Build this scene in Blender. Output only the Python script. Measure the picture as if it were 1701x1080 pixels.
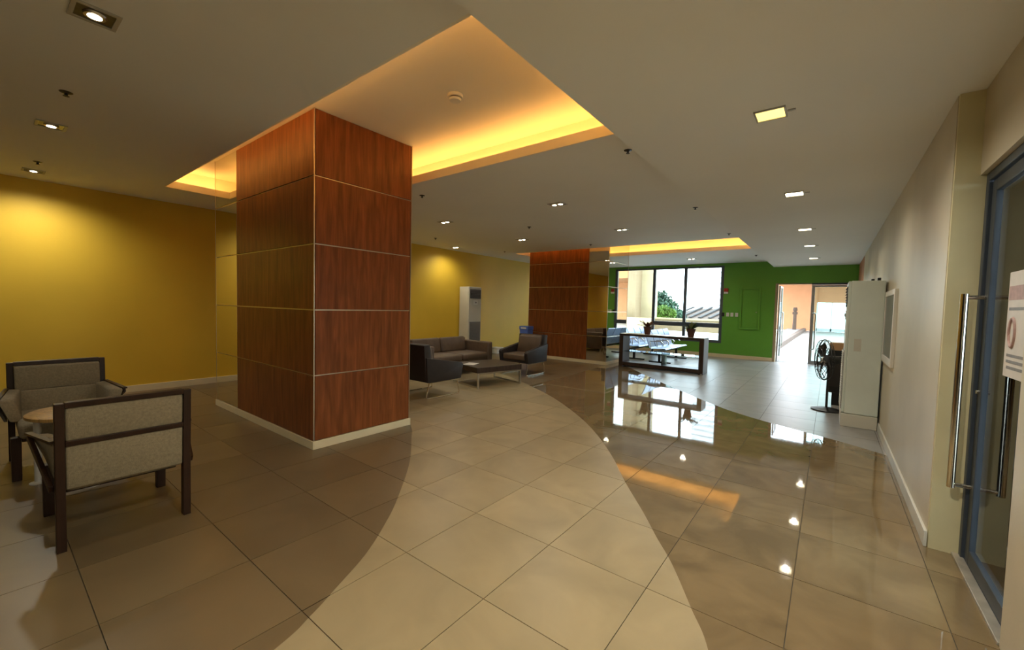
import bpy, bmesh, math, random
from mathutils import Vector, Matrix, Euler
PI = math.pi
random.seed(7)
for o in list(bpy.data.objects):
    bpy.data.objects.remove(o, do_unlink=True)
scene = bpy.context.scene
COL = scene.collection

# ------------------------------------------------------------------ camera
CH = 1.45
RX = Vector((0.7916364396888333, 0.6104872066844462, 0.02484185644049938))
RY = Vector((0.04776823834679225, -0.02130630346164246, -0.9986311815870983))
RZ = Vector((-0.6091222724232238, 0.7917394848732899, -0.046028744611874554))
FPX = 685.394
cam_d = bpy.data.cameras.new('camera')
cam = bpy.data.objects.new('camera', cam_d)
COL.objects.link(cam)
cam_d.sensor_width = 36.0
cam_d.lens = FPX / 1701 * 36.0
cam_d.clip_start = 0.02
cam_d.clip_end = 500
cam.matrix_world = Matrix(((RX.x, -RY.x, -RZ.x, 0), (RX.y, -RY.y, -RZ.y, 0), (RX.z, -RY.z, -RZ.z, CH), (0, 0, 0, 1)))
scene.camera = cam

# ------------------------------------------------------------------ world, exposure
world = bpy.data.worlds.new('overcast_sky')
scene.world = world
world.use_nodes = True
wn = world.node_tree
bg = wn.nodes['Background']
bg.inputs['Color'].default_value = (0.72, 0.88, 1.0, 1)
bg.inputs['Strength'].default_value = 9.0
scene.view_settings.view_transform = 'Standard'
scene.view_settings.look = 'None'
scene.view_settings.gamma = 1
scene.view_settings.use_curve_mapping = False
scene.view_settings.exposure = 0.35
scene.cycles.diffuse_bounces = 5
scene.cycles.max_bounces = 14
scene.cycles.transparent_max_bounces = 16
scene.cycles.sample_clamp_indirect = 6.0
scene.cycles.use_denoising = True

SPOT_W = 66.0        # each twin recessed downlight
SOFFIT_E = 9.0       # square panel lights in the soffit
SOFFIT_W = 72.0
COVE_E = 9.5        # strip lamps hidden in the coves
LAMP_COL = (1.0, 0.95, 0.81)

# window portals: daylight enters where the place has glass
def portal(name, loc, rot, sx, sy):
    d = bpy.data.lights.new(name, 'AREA')
    d.shape = 'RECTANGLE'
    d.size = sx
    d.size_y = sy
    d.cycles.is_portal = True
    o = bpy.data.objects.new(name, d)
    COL.objects.link(o)
    o.location = loc
    o.rotation_euler = rot
    return o

portal('daylight_portal', (-4.8, 14.5, 1.68), (-PI / 2, 0, 0), 4.3, 2.5)
portal('daylight_portal', (-0.4, 14.5, 1.15), (-PI / 2, 0, 0), 1.9, 2.4)
portal('daylight_portal', (0.85, 3.17, 1.15), (0, PI / 2, 0), 2.3, 0.9)

# ------------------------------------------------------------------ materials
def new_mat(name):
    m = bpy.data.materials.new(name)
    m.use_nodes = True
    nt = m.node_tree
    return m, nt, nt.nodes['Principled BSDF']

def noise_col(nt, c, amount, scale, coord='Object', detail=4, stretch=None):
    tc = nt.nodes.new('ShaderNodeTexCoord')
    mp = nt.nodes.new('ShaderNodeMapping')
    nt.links.new(tc.outputs[coord], mp.inputs['Vector'])
    if stretch:
        mp.inputs['Scale'].default_value = stretch
    nz = nt.nodes.new('ShaderNodeTexNoise')
    nz.inputs['Scale'].default_value = scale
    nz.inputs['Detail'].default_value = detail
    nt.links.new(mp.outputs[0], nz.inputs['Vector'])
    rp = nt.nodes.new('ShaderNodeValToRGB')
    a = [max(0, v * (1 - amount)) for v in c]
    b = [min(1, v * (1 + amount)) for v in c]
    rp.color_ramp.elements[0].position = 0.3
    rp.color_ramp.elements[1].position = 0.7
    rp.color_ramp.elements[0].color = (*a, 1)
    rp.color_ramp.elements[1].color = (*b, 1)
    nt.links.new(nz.outputs['Fac'], rp.inputs['Fac'])
    return rp, nz, mp

def mat(name, c, rough=0.5, metal=0.0, var=0.06, scale=6.0, bump=0.0, bscale=60, spec=0.5, coat=0.0, stretch=None, emit=None, coord='Object'):
    m, nt, b = new_mat(name)
    b.inputs['Roughness'].default_value = rough
    b.inputs['Metallic'].default_value = metal
    b.inputs['Specular IOR Level'].default_value = spec
    b.inputs['Coat Weight'].default_value = coat
    b.inputs['Coat Roughness'].default_value = 0.08
    if var > 0:
        rp, nz, mp = noise_col(nt, c, var, scale, stretch=stretch, coord=coord)
        nt.links.new(rp.outputs['Color'], b.inputs['Base Color'])
    else:
        b.inputs['Base Color'].default_value = (*c, 1)
    if bump > 0:
        tc = nt.nodes.new('ShaderNodeTexCoord')
        n2 = nt.nodes.new('ShaderNodeTexNoise')
        n2.inputs['Scale'].default_value = bscale
        n2.inputs['Detail'].default_value = 3
        nt.links.new(tc.outputs[coord], n2.inputs['Vector'])
        bp = nt.nodes.new('ShaderNodeBump')
        bp.inputs['Strength'].default_value = bump
        bp.inputs['Distance'].default_value = 0.01
        nt.links.new(n2.outputs['Fac'], bp.inputs['Height'])
        nt.links.new(bp.outputs[0], b.inputs['Normal'])
    if emit:
        b.inputs['Emission Color'].default_value = (*emit[0], 1)
        b.inputs['Emission Strength'].default_value = emit[1]
    return m

def glass_mat(name, tint=(0.93, 0.96, 0.95), refl=1.0):
    m = bpy.data.materials.new(name)
    m.use_nodes = True
    nt = m.node_tree
    nt.nodes.clear()
    out = nt.nodes.new('ShaderNodeOutputMaterial')
    tr = nt.nodes.new('ShaderNodeBsdfTransparent')
    tr.inputs['Color'].default_value = (*tint, 1)
    gl = nt.nodes.new('ShaderNodeBsdfGlossy')
    gl.inputs['Roughness'].default_value = 0.01
    fr = nt.nodes.new('ShaderNodeFresnel')
    fr.inputs['IOR'].default_value = 1.45
    mx = nt.nodes.new('ShaderNodeMixShader')
    nt.links.new(fr.outputs[0], mx.inputs['Fac'])
    nt.links.new(tr.outputs[0], mx.inputs[1])
    nt.links.new(gl.outputs[0], mx.inputs[2])
    nt.links.new(mx.outputs[0], out.inputs['Surface'])
    return m

def wood_mat(name, c, rough=0.32, spec=0.5, axis='Z'):
    m, nt, b = new_mat(name)
    b.inputs['Roughness'].default_value = rough
    b.inputs['Specular IOR Level'].default_value = spec
    tc = nt.nodes.new('ShaderNodeTexCoord')
    oi = nt.nodes.new('ShaderNodeObjectInfo')
    ml = nt.nodes.new('ShaderNodeMath')
    ml.operation = 'MULTIPLY'
    ml.inputs[1].default_value = 37.0
    nt.links.new(oi.outputs['Random'], ml.inputs[0])
    ad = nt.nodes.new('ShaderNodeVectorMath')
    ad.operation = 'ADD'
    nt.links.new(tc.outputs['Object'], ad.inputs[0])
    nt.links.new(ml.outputs[0], ad.inputs[1])
    cols = []
    for st, sc_, lo, hi in (((9, 9, 0.9), 2.2, 0.72, 1.28), ((60, 60, 2.0), 2.0, 0.86, 1.12)):
        mp = nt.nodes.new('ShaderNodeMapping')
        mp.inputs['Scale'].default_value = st
        nt.links.new(ad.outputs[0], mp.inputs['Vector'])
        nz = nt.nodes.new('ShaderNodeTexNoise')
        nz.inputs['Scale'].default_value = sc_
        nz.inputs['Detail'].default_value = 5
        nz.inputs['Distortion'].default_value = 0.6
        nt.links.new(mp.outputs[0], nz.inputs['Vector'])
        rp = nt.nodes.new('ShaderNodeValToRGB')
        rp.color_ramp.elements[0].position = 0.32
        rp.color_ramp.elements[1].position = 0.68
        rp.color_ramp.elements[0].color = (lo, lo * 0.96, lo * 0.93, 1)
        rp.color_ramp.elements[1].color = (hi, hi, hi * 0.98, 1)
        nt.links.new(nz.outputs['Fac'], rp.inputs['Fac'])
        cols.append(rp)
    mx = nt.nodes.new('ShaderNodeMix')
    mx.data_type = 'RGBA'
    mx.blend_type = 'MULTIPLY'
    mx.inputs['Factor'].default_value = 1
    nt.links.new(cols[0].outputs[0], mx.inputs['A'])
    nt.links.new(cols[1].outputs[0], mx.inputs['B'])
    m2 = nt.nodes.new('ShaderNodeMix')
    m2.data_type = 'RGBA'
    m2.blend_type = 'MULTIPLY'
    m2.inputs['Factor'].default_value = 1
    nt.links.new(mx.outputs['Result'], m2.inputs['A'])
    m2.inputs['B'].default_value = (*c, 1)
    nt.links.new(m2.outputs['Result'], b.inputs['Base Color'])
    return m

def tile_mat(name, c, rough, var=0.12, cloud=0.15, spec=0.5, bump=0.0, cscale=2.2, coat=0.0, rvar=0.0):
    """each tile its own tone, by its place in the 0.6 m grid"""
    m, nt, b = new_mat(name)
    b.inputs['Roughness'].default_value = rough
    b.inputs['Specular IOR Level'].default_value = spec
    b.inputs['Coat Weight'].default_value = coat
    b.inputs['Coat Roughness'].default_value = 0.03
    ge = nt.nodes.new('ShaderNodeNewGeometry')
    mp = nt.nodes.new('ShaderNodeMapping')
    mp.inputs['Location'].default_value = (1.29 / 0.6, -1.5 / 0.6, 0.5)
    mp.inputs['Scale'].default_value = (1 / 0.6, 1 / 0.6, 0.01)
    nt.links.new(ge.outputs['Position'], mp.inputs['Vector'])
    fl = nt.nodes.new('ShaderNodeVectorMath')
    fl.operation = 'FLOOR'
    nt.links.new(mp.outputs[0], fl.inputs[0])
    wh = nt.nodes.new('ShaderNodeTexWhiteNoise')
    nt.links.new(fl.outputs[0], wh.inputs['Vector'])
    mr = nt.nodes.new('ShaderNodeMapRange')
    mr.inputs['To Min'].default_value = 1 - var
    mr.inputs['To Max'].default_value = 1 + var
    nt.links.new(wh.outputs['Value'], mr.inputs['Value'])
    ad = nt.nodes.new('ShaderNodeVectorMath')
    ad.operation = 'MULTIPLY_ADD'
    nt.links.new(wh.outputs['Color'], ad.inputs[0])
    ad.inputs[1].default_value = (9, 9, 9)
    nt.links.new(ge.outputs['Position'], ad.inputs[2])
    nz = nt.nodes.new('ShaderNodeTexNoise')
    nz.inputs['Scale'].default_value = cscale
    nz.inputs['Detail'].default_value = 6
    nz.inputs['Distortion'].default_value = 0.8
    nt.links.new(ad.outputs[0], nz.inputs['Vector'])
    m2 = nt.nodes.new('ShaderNodeMapRange')
    m2.inputs['From Min'].default_value = 0.3
    m2.inputs['From Max'].default_value = 0.7
    m2.inputs['To Min'].default_value = 1 - cloud
    m2.inputs['To Max'].default_value = 1 + cloud
    nt.links.new(nz.outputs['Fac'], m2.inputs['Value'])
    mu = nt.nodes.new('ShaderNodeMath')
    mu.operation = 'MULTIPLY'
    nt.links.new(mr.outputs[0], mu.inputs[0])
    nt.links.new(m2.outputs[0], mu.inputs[1])
    sc_ = nt.nodes.new('ShaderNodeVectorMath')
    sc_.operation = 'SCALE'
    sc_.inputs[0].default_value = c
    nt.links.new(mu.outputs[0], sc_.inputs['Scale'])
    nt.links.new(sc_.outputs[0], b.inputs['Base Color'])
    if bump > 0:
        n2 = nt.nodes.new('ShaderNodeTexNoise')
        n2.inputs['Scale'].default_value = 5.0
        n2.inputs['Detail'].default_value = 3
        nt.links.new(ad.outputs[0], n2.inputs['Vector'])
        bp = nt.nodes.new('ShaderNodeBump')
        bp.inputs['Strength'].default_value = bump
        bp.inputs['Distance'].default_value = 0.02
        nt.links.new(n2.outputs['Fac'], bp.inputs['Height'])
        nt.links.new(bp.outputs[0], b.inputs['Normal'])
    if rvar > 0:
        m3 = nt.nodes.new('ShaderNodeMapRange')
        m3.inputs['From Min'].default_value = 0.35
        m3.inputs['From Max'].default_value = 0.65
        m3.inputs['To Min'].default_value = rough
        m3.inputs['To Max'].default_value = rough + rvar
        nt.links.new(nz.outputs['Fac'], m3.inputs['Value'])
        nt.links.new(m3.outputs[0], b.inputs['Roughness'])
    return m

M = {}
M['ceiling'] = mat('ceiling_paint', (0.83, 0.83, 0.79), 0.75, var=0.03, scale=0.6)
M['cove'] = mat('cove_paint', (0.90, 0.84, 0.70), 0.7, var=0.02, scale=1)
M['yellow'] = mat('mustard_paint', (0.70, 0.445, 0.03), 0.6, var=0.05, scale=1.2, bump=0.05, bscale=90)
M['beige'] = mat('beige_paint', (0.60, 0.53, 0.39), 0.40, var=0.17, scale=0.8, bump=0.05, bscale=50)
M['cream'] = mat('cream_paint', (0.66, 0.60, 0.36), 0.5, var=0.08, scale=2.5, bump=0.06, bscale=40)
M['green'] = mat('green_paint', (0.125, 0.36, 0.038), 0.38, var=0.05, scale=2)
M['peach'] = mat('peach_paint_and_daylight', (0.46, 0.20, 0.085), 0.7, var=0.05, scale=2)  # building paint; also stands in for daylight on the right wall end
M['base'] = mat('cream_baseboard', (0.72, 0.62, 0.40), 0.4, var=0.04, scale=5)
M['basew'] = mat('grey_white_baseboard', (0.66, 0.65, 0.58), 0.35, var=0.08, scale=5)
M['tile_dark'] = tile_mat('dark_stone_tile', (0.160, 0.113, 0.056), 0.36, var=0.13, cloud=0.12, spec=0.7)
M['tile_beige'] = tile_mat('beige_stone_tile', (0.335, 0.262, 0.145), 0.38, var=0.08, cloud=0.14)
M['tile_gloss'] = tile_mat('polished_brown_tile', (0.205, 0.145, 0.075), 0.035, var=0.05, cloud=0.22, bump=0.012, cscale=3.0, spec=0.8)
M['tile_grey'] = tile_mat('grey_stone_tile', (0.285, 0.275, 0.26), 0.34, var=0.10, cloud=0.12, spec=0.7)
M['grout'] = mat('dark_grout', (0.105, 0.083, 0.053), 0.8, var=0.15, scale=8)
M['wood'] = wood_mat('red_brown_veneer', (0.215, 0.068, 0.019), 0.36, 0.2)
M['mirror'] = mat('tinted_mirror', (0.78, 0.75, 0.64), 0.015, 1.0, var=0)
M['trim'] = mat('champagne_metal', (0.62, 0.52, 0.38), 0.3, 1.0, var=0.05, scale=20)
M['chrome'] = mat('chrome', (0.78, 0.74, 0.66), 0.13, 1.0, var=0.05, scale=10)
M['steel'] = mat('brushed_steel', (0.55, 0.52, 0.46), 0.28, 1.0, var=0.08, scale=14)
M['black'] = mat('black_plastic', (0.013, 0.012, 0.011), 0.4, var=0.1, scale=10)
M['leather'] = mat('dark_brown_leather', (0.105, 0.066, 0.040), 0.5, var=0.15, scale=9, bump=0.15, bscale=160)
M['vinyl'] = mat('charcoal_vinyl', (0.030, 0.022, 0.019), 0.5, spec=0.3, var=0.12, scale=9, bump=0.12, bscale=160)
M['fabric'] = mat('woven_beige_fabric', (0.30, 0.25, 0.16), 0.9, var=0.16, scale=70, bump=0.4, bscale=260)
M['walnut'] = wood_mat('dark_walnut', (0.030, 0.0125, 0.006), 0.42, 0.35)
M['tabletop'] = wood_mat('light_oak_top', (0.50, 0.31, 0.10), 0.45)
M['espresso'] = wood_mat('espresso_wood', (0.045, 0.025, 0.017), 0.4)
M['whitemetal'] = mat('white_metal', (0.72, 0.72, 0.68), 0.3, 0.3, var=0.05, scale=8)
M['acwhite'] = mat('aged_white_plastic', (0.62, 0.60, 0.50), 0.35, var=0.05, scale=3)
M['acgrey'] = mat('grey_grille', (0.20, 0.19, 0.175), 0.5, var=0.08, scale=20)
M['sagewhite'] = mat('grey_white_metal', (0.70, 0.76, 0.68), 0.3, var=0.07, scale=2.5)
M['darkvent'] = mat('dark_vent', (0.035, 0.028, 0.025), 0.5, var=0.1, scale=10)
M['winframe'] = mat('blue_grey_aluminium', (0.085, 0.105, 0.125), 0.4, 0.2, var=0.06, scale=6)
M['doorframe'] = mat('slate_blue_aluminium', (0.038, 0.047, 0.060), 0.45, 0.1, var=0.06, scale=6)
M['alu'] = mat('grey_aluminium', (0.40, 0.40, 0.40), 0.35, 0.6, var=0.06, scale=6)
M['glass'] = glass_mat('clear_glass')
M['glassgreen'] = glass_mat('tinted_glass', (0.80, 0.92, 0.90))
M['lamp'] = mat('lamp_glow', (1, 0.9, 0.75), 0.4, var=0, emit=((1.0, 0.86, 0.62), 26.0))
M['panel_lamp'] = mat('yellow_panel_glow', (1, 0.9, 0.6), 0.4, var=0, emit=((1.0, 0.72, 0.20), SOFFIT_E * 0.16))
M['panel_white'] = mat('warm_panel_glow', (1, 0.95, 0.8), 0.4, var=0, emit=((1.0, 0.86, 0.55), SOFFIT_E))
M['strip'] = mat('cove_strip_glow', (1, 0.8, 0.4), 0.4, var=0, emit=((1.0, 0.49, 0.13), COVE_E))
M['reflector'] = mat('dark_reflector', (0.10, 0.09, 0.075), 0.3, 0.6, var=0.1, scale=20)
M['fixture'] = mat('fixture_frame', (0.42, 0.40, 0.34), 0.4, var=0.05, scale=10)
M['white'] = mat('white_plastic', (0.75, 0.73, 0.66), 0.4, var=0.03, scale=10)
M['red'] = mat('red_plastic', (0.42, 0.03, 0.02), 0.4, var=0.05, scale=10)
M['blue'] = mat('blue_plastic', (0.09, 0.17, 0.55), 0.35, var=0.08, scale=10)
M['bluegrey'] = mat('blue_grey_plastic', (0.16, 0.22, 0.36), 0.4, var=0.08, scale=10)
M['seatmetal'] = mat('perforated_steel', (0.30, 0.42, 0.62), 0.35, 0.4, var=0.12, scale=90)
M['card'] = mat('cardboard', (0.52, 0.30, 0.15), 0.8, var=0.06, scale=8)
M['terracotta'] = mat('dark_clay_pot', (0.10, 0.035, 0.022), 0.6, var=0.12, scale=12)
M['leaf'] = mat('plant_leaf', (0.05, 0.095, 0.025), 0.5, var=0.3, scale=12)
M['leafred'] = mat('plant_leaf_brown', (0.15, 0.06, 0.025), 0.5, var=0.3, scale=12)
M['treeleaf'] = mat('tree_leaf', (0.028, 0.075, 0.04), 0.6, var=0.4, scale=1.2)
M['bushleaf'] = mat('bush_leaf', (0.085, 0.17, 0.015), 0.6, var=0.35, scale=1.5)
M['bark'] = mat('bark', (0.13, 0.09, 0.06), 0.9, var=0.3, scale=8)
M['stucco'] = mat('cream_stucco', (0.40, 0.31, 0.18), 0.85, var=0.05, scale=2)
M['stucco_tan'] = mat('tan_stucco', (0.25, 0.175, 0.095), 0.85, var=0.05, scale=2)
M['roof'] = mat('brown_roof', (0.10, 0.065, 0.048), 0.8, var=0.15, scale=3)
M['roofrib'] = mat('dark_roof_rib', (0.04, 0.035, 0.033), 0.8, var=0.1, scale=3)
M['tower'] = mat('white_tower', (0.80, 0.80, 0.80), 0.8, var=0.03, scale=0.3)
M['towerband'] = mat('grey_tower_band', (0.22, 0.23, 0.25), 0.8, var=0.05, scale=0.3)
M['paver'] = mat('pale_terrace_paver', (0.22, 0.19, 0.165), 0.8, var=0.12, scale=3)
M['kerb'] = mat('tan_kerb', (0.075, 0.043, 0.026), 0.8, var=0.12, scale=5)
M['gravel'] = mat('pale_gravel', (0.26, 0.25, 0.235), 0.9, var=0.3, scale=25)
M['ground'] = mat('outdoor_ground', (0.42, 0.42, 0.38), 0.9, var=0.15, scale=0.5)
M['paper'] = mat('pinkish_notice', (0.66, 0.60, 0.54), 0.5, var=0.06, scale=14)
M['printred'] = mat('faded_red_print', (0.42, 0.26, 0.23), 0.5, var=0.15, scale=30)
M['printgrey'] = mat('grey_print', (0.22, 0.20, 0.19), 0.5, var=0.15, scale=30)
M['sill'] = mat('worn_steel_sill', (0.46, 0.42, 0.35), 0.4, 0.5, var=0.2, scale=8)

# ------------------------------------------------------------------ mesh helpers
class MB:
    def __init__(s):
        s.v = []
        s.f = []

    def add(s, vs, fs):
        n = len(s.v)
        s.v += [tuple(v) for v in vs]
        s.f += [tuple(i + n for i in f) for f in fs]
        return s

    def box(s, x0, x1, y0, y1, z0, z1):
        return s.add([(x0, y0, z0), (x1, y0, z0), (x1, y1, z0), (x0, y1, z0), (x0, y0, z1), (x1, y0, z1), (x1, y1, z1), (x0, y1, z1)],
                     [(3, 2, 1, 0), (4, 5, 6, 7), (0, 1, 5, 4), (1, 2, 6, 5), (2, 3, 7, 6), (3, 0, 4, 7)])

    def hexa(s, p):
        """eight corners: bottom ring then top ring"""
        return s.add(p, [(3, 2, 1, 0), (4, 5, 6, 7), (0, 1, 5, 4), (1, 2, 6, 5), (2, 3, 7, 6), (3, 0, 4, 7)])

    def rbox(s, x0, x1, y0, y1, z0, z1, r=0.03, seg=3, puff=0.0):
        bm = bmesh.new()
        bmesh.ops.create_cube(bm, size=1)
        for v in bm.verts:
            v.co = Vector(((x0 + x1) / 2 + v.co.x * (x1 - x0), (y0 + y1) / 2 + v.co.y * (y1 - y0), (z0 + z1) / 2 + v.co.z * (z1 - z0)))
        r = min(r, 0.49 * min(x1 - x0, y1 - y0, z1 - z0))
        bmesh.ops.bevel(bm, geom=bm.edges[:], offset=r, segments=seg, affect='EDGES', profile=0.5)
        s.from_bm(bm)
        return s

    def from_bm(s, bm):
        bm.verts.ensure_lookup_table()
        bm.verts.index_update()
        s.add([v.co[:] for v in bm.verts], [[v.index for v in f.verts] for f in bm.faces])
        bm.free()
        return s

    def cyl(s, p0, p1, r0, r1=None, n=16, caps=True):
        r1 = r0 if r1 is None else r1
        p0 = Vector(p0)
        p1 = Vector(p1)
        d = (p1 - p0).normalized()
        a = d.orthogonal().normalized()
        b = d.cross(a)
        vs = []
        for p, r in ((p0, r0), (p1, r1)):
            for i in range(n):
                t = 2 * PI * i / n
                vs.append(p + a * math.cos(t) * r + b * math.sin(t) * r)
        fs = [(i, (i + 1) % n, n + (i + 1) % n, n + i) for i in range(n)]
        if caps:
            fs += [tuple(range(n - 1, -1, -1)), tuple(range(n, 2 * n))]
        return s.add(vs, fs)

    def tube(s, path, r, n=8, closed=False):
        P = [Vector(p) for p in path]
        N = len(P)
        vs = []
        ref = None
        for i in range(N):
            if closed:
                d = (P[(i + 1) % N] - P[i - 1]).normalized()
            else:
                d = (P[min(i + 1, N - 1)] - P[max(i - 1, 0)]).normalized()
            if ref is None:
                a = d.orthogonal().normalized()
            else:
                a = (ref - d * ref.dot(d))
                a = a.normalized() if a.length > 1e-6 else d.orthogonal().normalized()
            ref = a
            b = d.cross(a)
            for k in range(n):
                t = 2 * PI * k / n
                vs.append(P[i] + (a * math.cos(t) + b * math.sin(t)) * r)
        fs = []
        for i in range(N if closed else N - 1):
            j = (i + 1) % N
            for k in range(n):
                fs.append((i * n + k, i * n + (k + 1) % n, j * n + (k + 1) % n, j * n + k))
        if not closed:
            fs += [tuple(range(n - 1, -1, -1)), tuple(range((N - 1) * n, N * n))]
        return s.add(vs, fs)

    def lathe(s, prof, c=(0, 0, 0), n=24):
        """profile of (radius, z) from bottom to top about the z axis"""
        vs = []
        fs = []
        for r, z in prof:
            for i in range(n):
                t = 2 * PI * i / n
                vs.append((c[0] + r * math.cos(t), c[1] + r * math.sin(t), c[2] + z))
        for j in range(len(prof) - 1):
            for i in range(n):
                fs.append((j * n + i, j * n + (i + 1) % n, (j + 1) * n + (i + 1) % n, (j + 1) * n + i))
        fs += [tuple(range(n - 1, -1, -1)), tuple(range((len(prof) - 1) * n, len(prof) * n))]
        return s.add(vs, fs)

    def prism(s, poly, a, b, axis='y'):
        """polygon of two coordinates extruded along one axis from a to b"""
        def P(u, w, t):
            return {'y': (u, t, w), 'x': (t, u, w), 'z': (u, w, t)}[axis]
        n = len(poly)
        vs = [P(u, w, a) for u, w in poly] + [P(u, w, b) for u, w in poly]
        fs = [(i, (i + 1) % n, n + (i + 1) % n, n + i) for i in range(n)] + [tuple(range(n - 1, -1, -1)), tuple(range(n, 2 * n))]
        return s.add(vs, fs)

    def mesh(s, name, m, smooth=None, bevel=0.0):
        me = bpy.data.meshes.new(name)
        me.from_pydata(s.v, [], s.f)
        bm = bmesh.new()
        bm.from_mesh(me)
        if bevel > 0:
            bmesh.ops.bevel(bm, geom=[e for e in bm.edges if len(e.link_faces) == 2 and e.calc_face_angle(0) > 0.6], offset=bevel, segments=2, affect='EDGES', profile=0.5)
        bmesh.ops.recalc_face_normals(bm, faces=bm.faces)
        bm.to_mesh(me)
        bm.free()
        if smooth is not None:
            me.polygons.foreach_set('use_smooth', [True] * len(me.polygons))
            me.set_sharp_from_angle(angle=math.radians(smooth))
        me.materials.append(m)
        return me

    def build(s, name, m, parent=None, smooth=None, bevel=0.0, loc=None, rot=None, label=None):
        o = bpy.data.objects.new(name, s.mesh(name, m, smooth, bevel))
        COL.objects.link(o)
        o.parent = parent
        if loc:
            o.location = loc
        if rot:
            o.rotation_euler = rot
        if label:
            o['label'] = label
        return o

def tag(o, label, cat, group=None, kind=None):
    o['label'] = label
    o['category'] = cat
    if group:
        o['group'] = group
    if kind:
        o['kind'] = kind
    return o

def thing(name, label, cat, loc=(0, 0, 0), rotz=0.0, group=None):
    o = bpy.data.objects.new(name, None)
    o.empty_display_size = 0.1
    COL.objects.link(o)
    o.location = loc
    o.rotation_euler = (0, 0, rotz)
    return tag(o, label, cat, group)

def struct(o, label=None):
    o['kind'] = 'structure'
    if label:
        o['label'] = label
    return o

def sempty(name, label=None, loc=(0, 0, 0)):
    o = bpy.data.objects.new(name, None)
    o.empty_display_size = 0.1
    COL.objects.link(o)
    o.location = loc
    return struct(o, label)

def copy_tree(o, parent=None):
    c = o.copy()
    COL.objects.link(c)
    c.parent = parent
    for ch in list(o.children):
        copy_tree(ch, c)
    return c

def inst(name, me, parent, loc=(0, 0, 0), rot=(0, 0, 0)):
    o = bpy.data.objects.new(name, me)
    COL.objects.link(o)
    o.parent = parent
    o.location = loc
    o.rotation_euler = rot
    return o

# ------------------------------------------------------------------ room numbers
XL, XR = -8.35, 0.55          # left wall, right wall
XD = 0.66                     # wall and header around the near glass door
YF, YB = 14.3, -3.6           # green wall, wall behind the viewer
ZL, ZS, ZU = 2.95, 2.78, 3.27  # main ceiling, soffit, cove ceiling
XS = -1.37                    # edge of the soffit

def catmull(pts, n=8):
    P = [Vector(p) for p in pts]
    out = []
    for i in range(len(P) - 1):
        p0 = P[max(i - 1, 0)]
        p1, p2 = P[i], P[i + 1]
        p3 = P[min(i + 2, len(P) - 1)]
        for k in range(n):
            t = k / n
            out.append(0.5 * ((2 * p1) + (p2 - p0) * t + (2 * p0 - 5 * p1 + 4 * p2 - p3) * t * t + (3 * p1 - p0 - 3 * p2 + p3) * t ** 3))
    out.append(P[-1])
    return [(p.x, p.y) for p in out]

left_curve = catmull([(-8.6, 4.75), (-6.6, 4.4), (-5.2, 3.85), (-3.93, 3.15), (-3.48, 2.81), (-2.96, 2.37), (-2.47, 1.87), (-2.25, 1.61), (-2.06, 1.35), (-1.92, 1.09), (-1.83, 0.91), (-1.76, 0.72), (-1.64, 0.1), (-1.66, -1.5), (-1.95, -3.8)])
right_curve = catmull([(-8.6, 7.45), (-6.8, 7.2), (-5.6, 6.85), (-4.74, 6.43), (-4.32, 6.18), (-3.46, 5.62), (-2.63, 4.92), (-2.08, 4.35), (-1.62, 3.77), (-1.30, 3.30), (-0.99, 2.88), (-0.81, 2.62), (-0.65, 2.40), (-0.47, 2.10), (-0.34, 1.87), (-0.16, 1.35), (0.0, 0.5), (0.04, -0.6), (0.0, -2), (-0.15, -3.8)])
far_curve = catmull([(-4.5, 10.6), (-3.59, 9.5), (-2.5, 8.2), (-1.36, 6.95), (-0.85, 6.52), (-0.4, 6.26), (0.15, 5.98), (0.5, 5.75), (0.9, 5.45)])
k0 = min(range(len(right_curve)), key=lambda i: abs(right_curve[i][0] + 4.3))
gl_left = [(-4.32, 7.2), (-4.38, 8.4), (-4.46, 9.4)]
zone_a = left_curve + [(-8.6, -3.8)]
zone_b = right_curve + list(reversed(left_curve))
zone_c = gl_left + far_curve + [(0.9, -3.8)] + list(reversed(right_curve[k0:]))
zone_d = right_curve[:k0 + 1] + gl_left + far_curve + [(0.9, 14.4), (-8.6, 14.4)]

def clip_rect(poly, x0, x1, y0, y1):
    def cut(P, inside, inter):
        out = []
        for i in range(len(P)):
            a, b = P[i - 1], P[i]
            ia, ib = inside(a), inside(b)
            if ib:
                if not ia:
                    out.append(inter(a, b))
                out.append(b)
            elif ia:
                out.append(inter(a, b))
        return out
    def ix(x):
        return lambda a, b: (x, a[1] + (b[1] - a[1]) * (x - a[0]) / (b[0] - a[0]))
    def iy(y):
        return lambda a, b: (a[0] + (b[0] - a[0]) * (y - a[1]) / (b[1] - a[1]), y)
    P = poly
    for ins, it in ((lambda p: p[0] >= x0, ix(x0)), (lambda p: p[0] <= x1, ix(x1)), (lambda p: p[1] >= y0, iy(y0)), (lambda p: p[1] <= y1, iy(y1))):
        P = cut(P, ins, it)
        if len(P) < 3:
            return []
    Q = []
    for p in P:
        if not Q or abs(p[0] - Q[-1][0]) + abs(p[1] - Q[-1][1]) > 1e-4:
            Q.append(p)
    if len(Q) > 2 and abs(Q[0][0] - Q[-1][0]) + abs(Q[0][1] - Q[-1][1]) < 1e-4:
        Q.pop()
    return Q if len(Q) > 2 else []

def area(P):
    return 0.5 * sum(P[i - 1][0] * P[i][1] - P[i][0] * P[i - 1][1] for i in range(len(P)))

def to_px(p):
    d = Vector(p) - Vector((0, 0, CH))
    z = RZ.dot(d)
    if z < 0.15:
        return None
    return (FPX * RX.dot(d) / z + 850.5, FPX * RY.dot(d) / z + 540)

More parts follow.
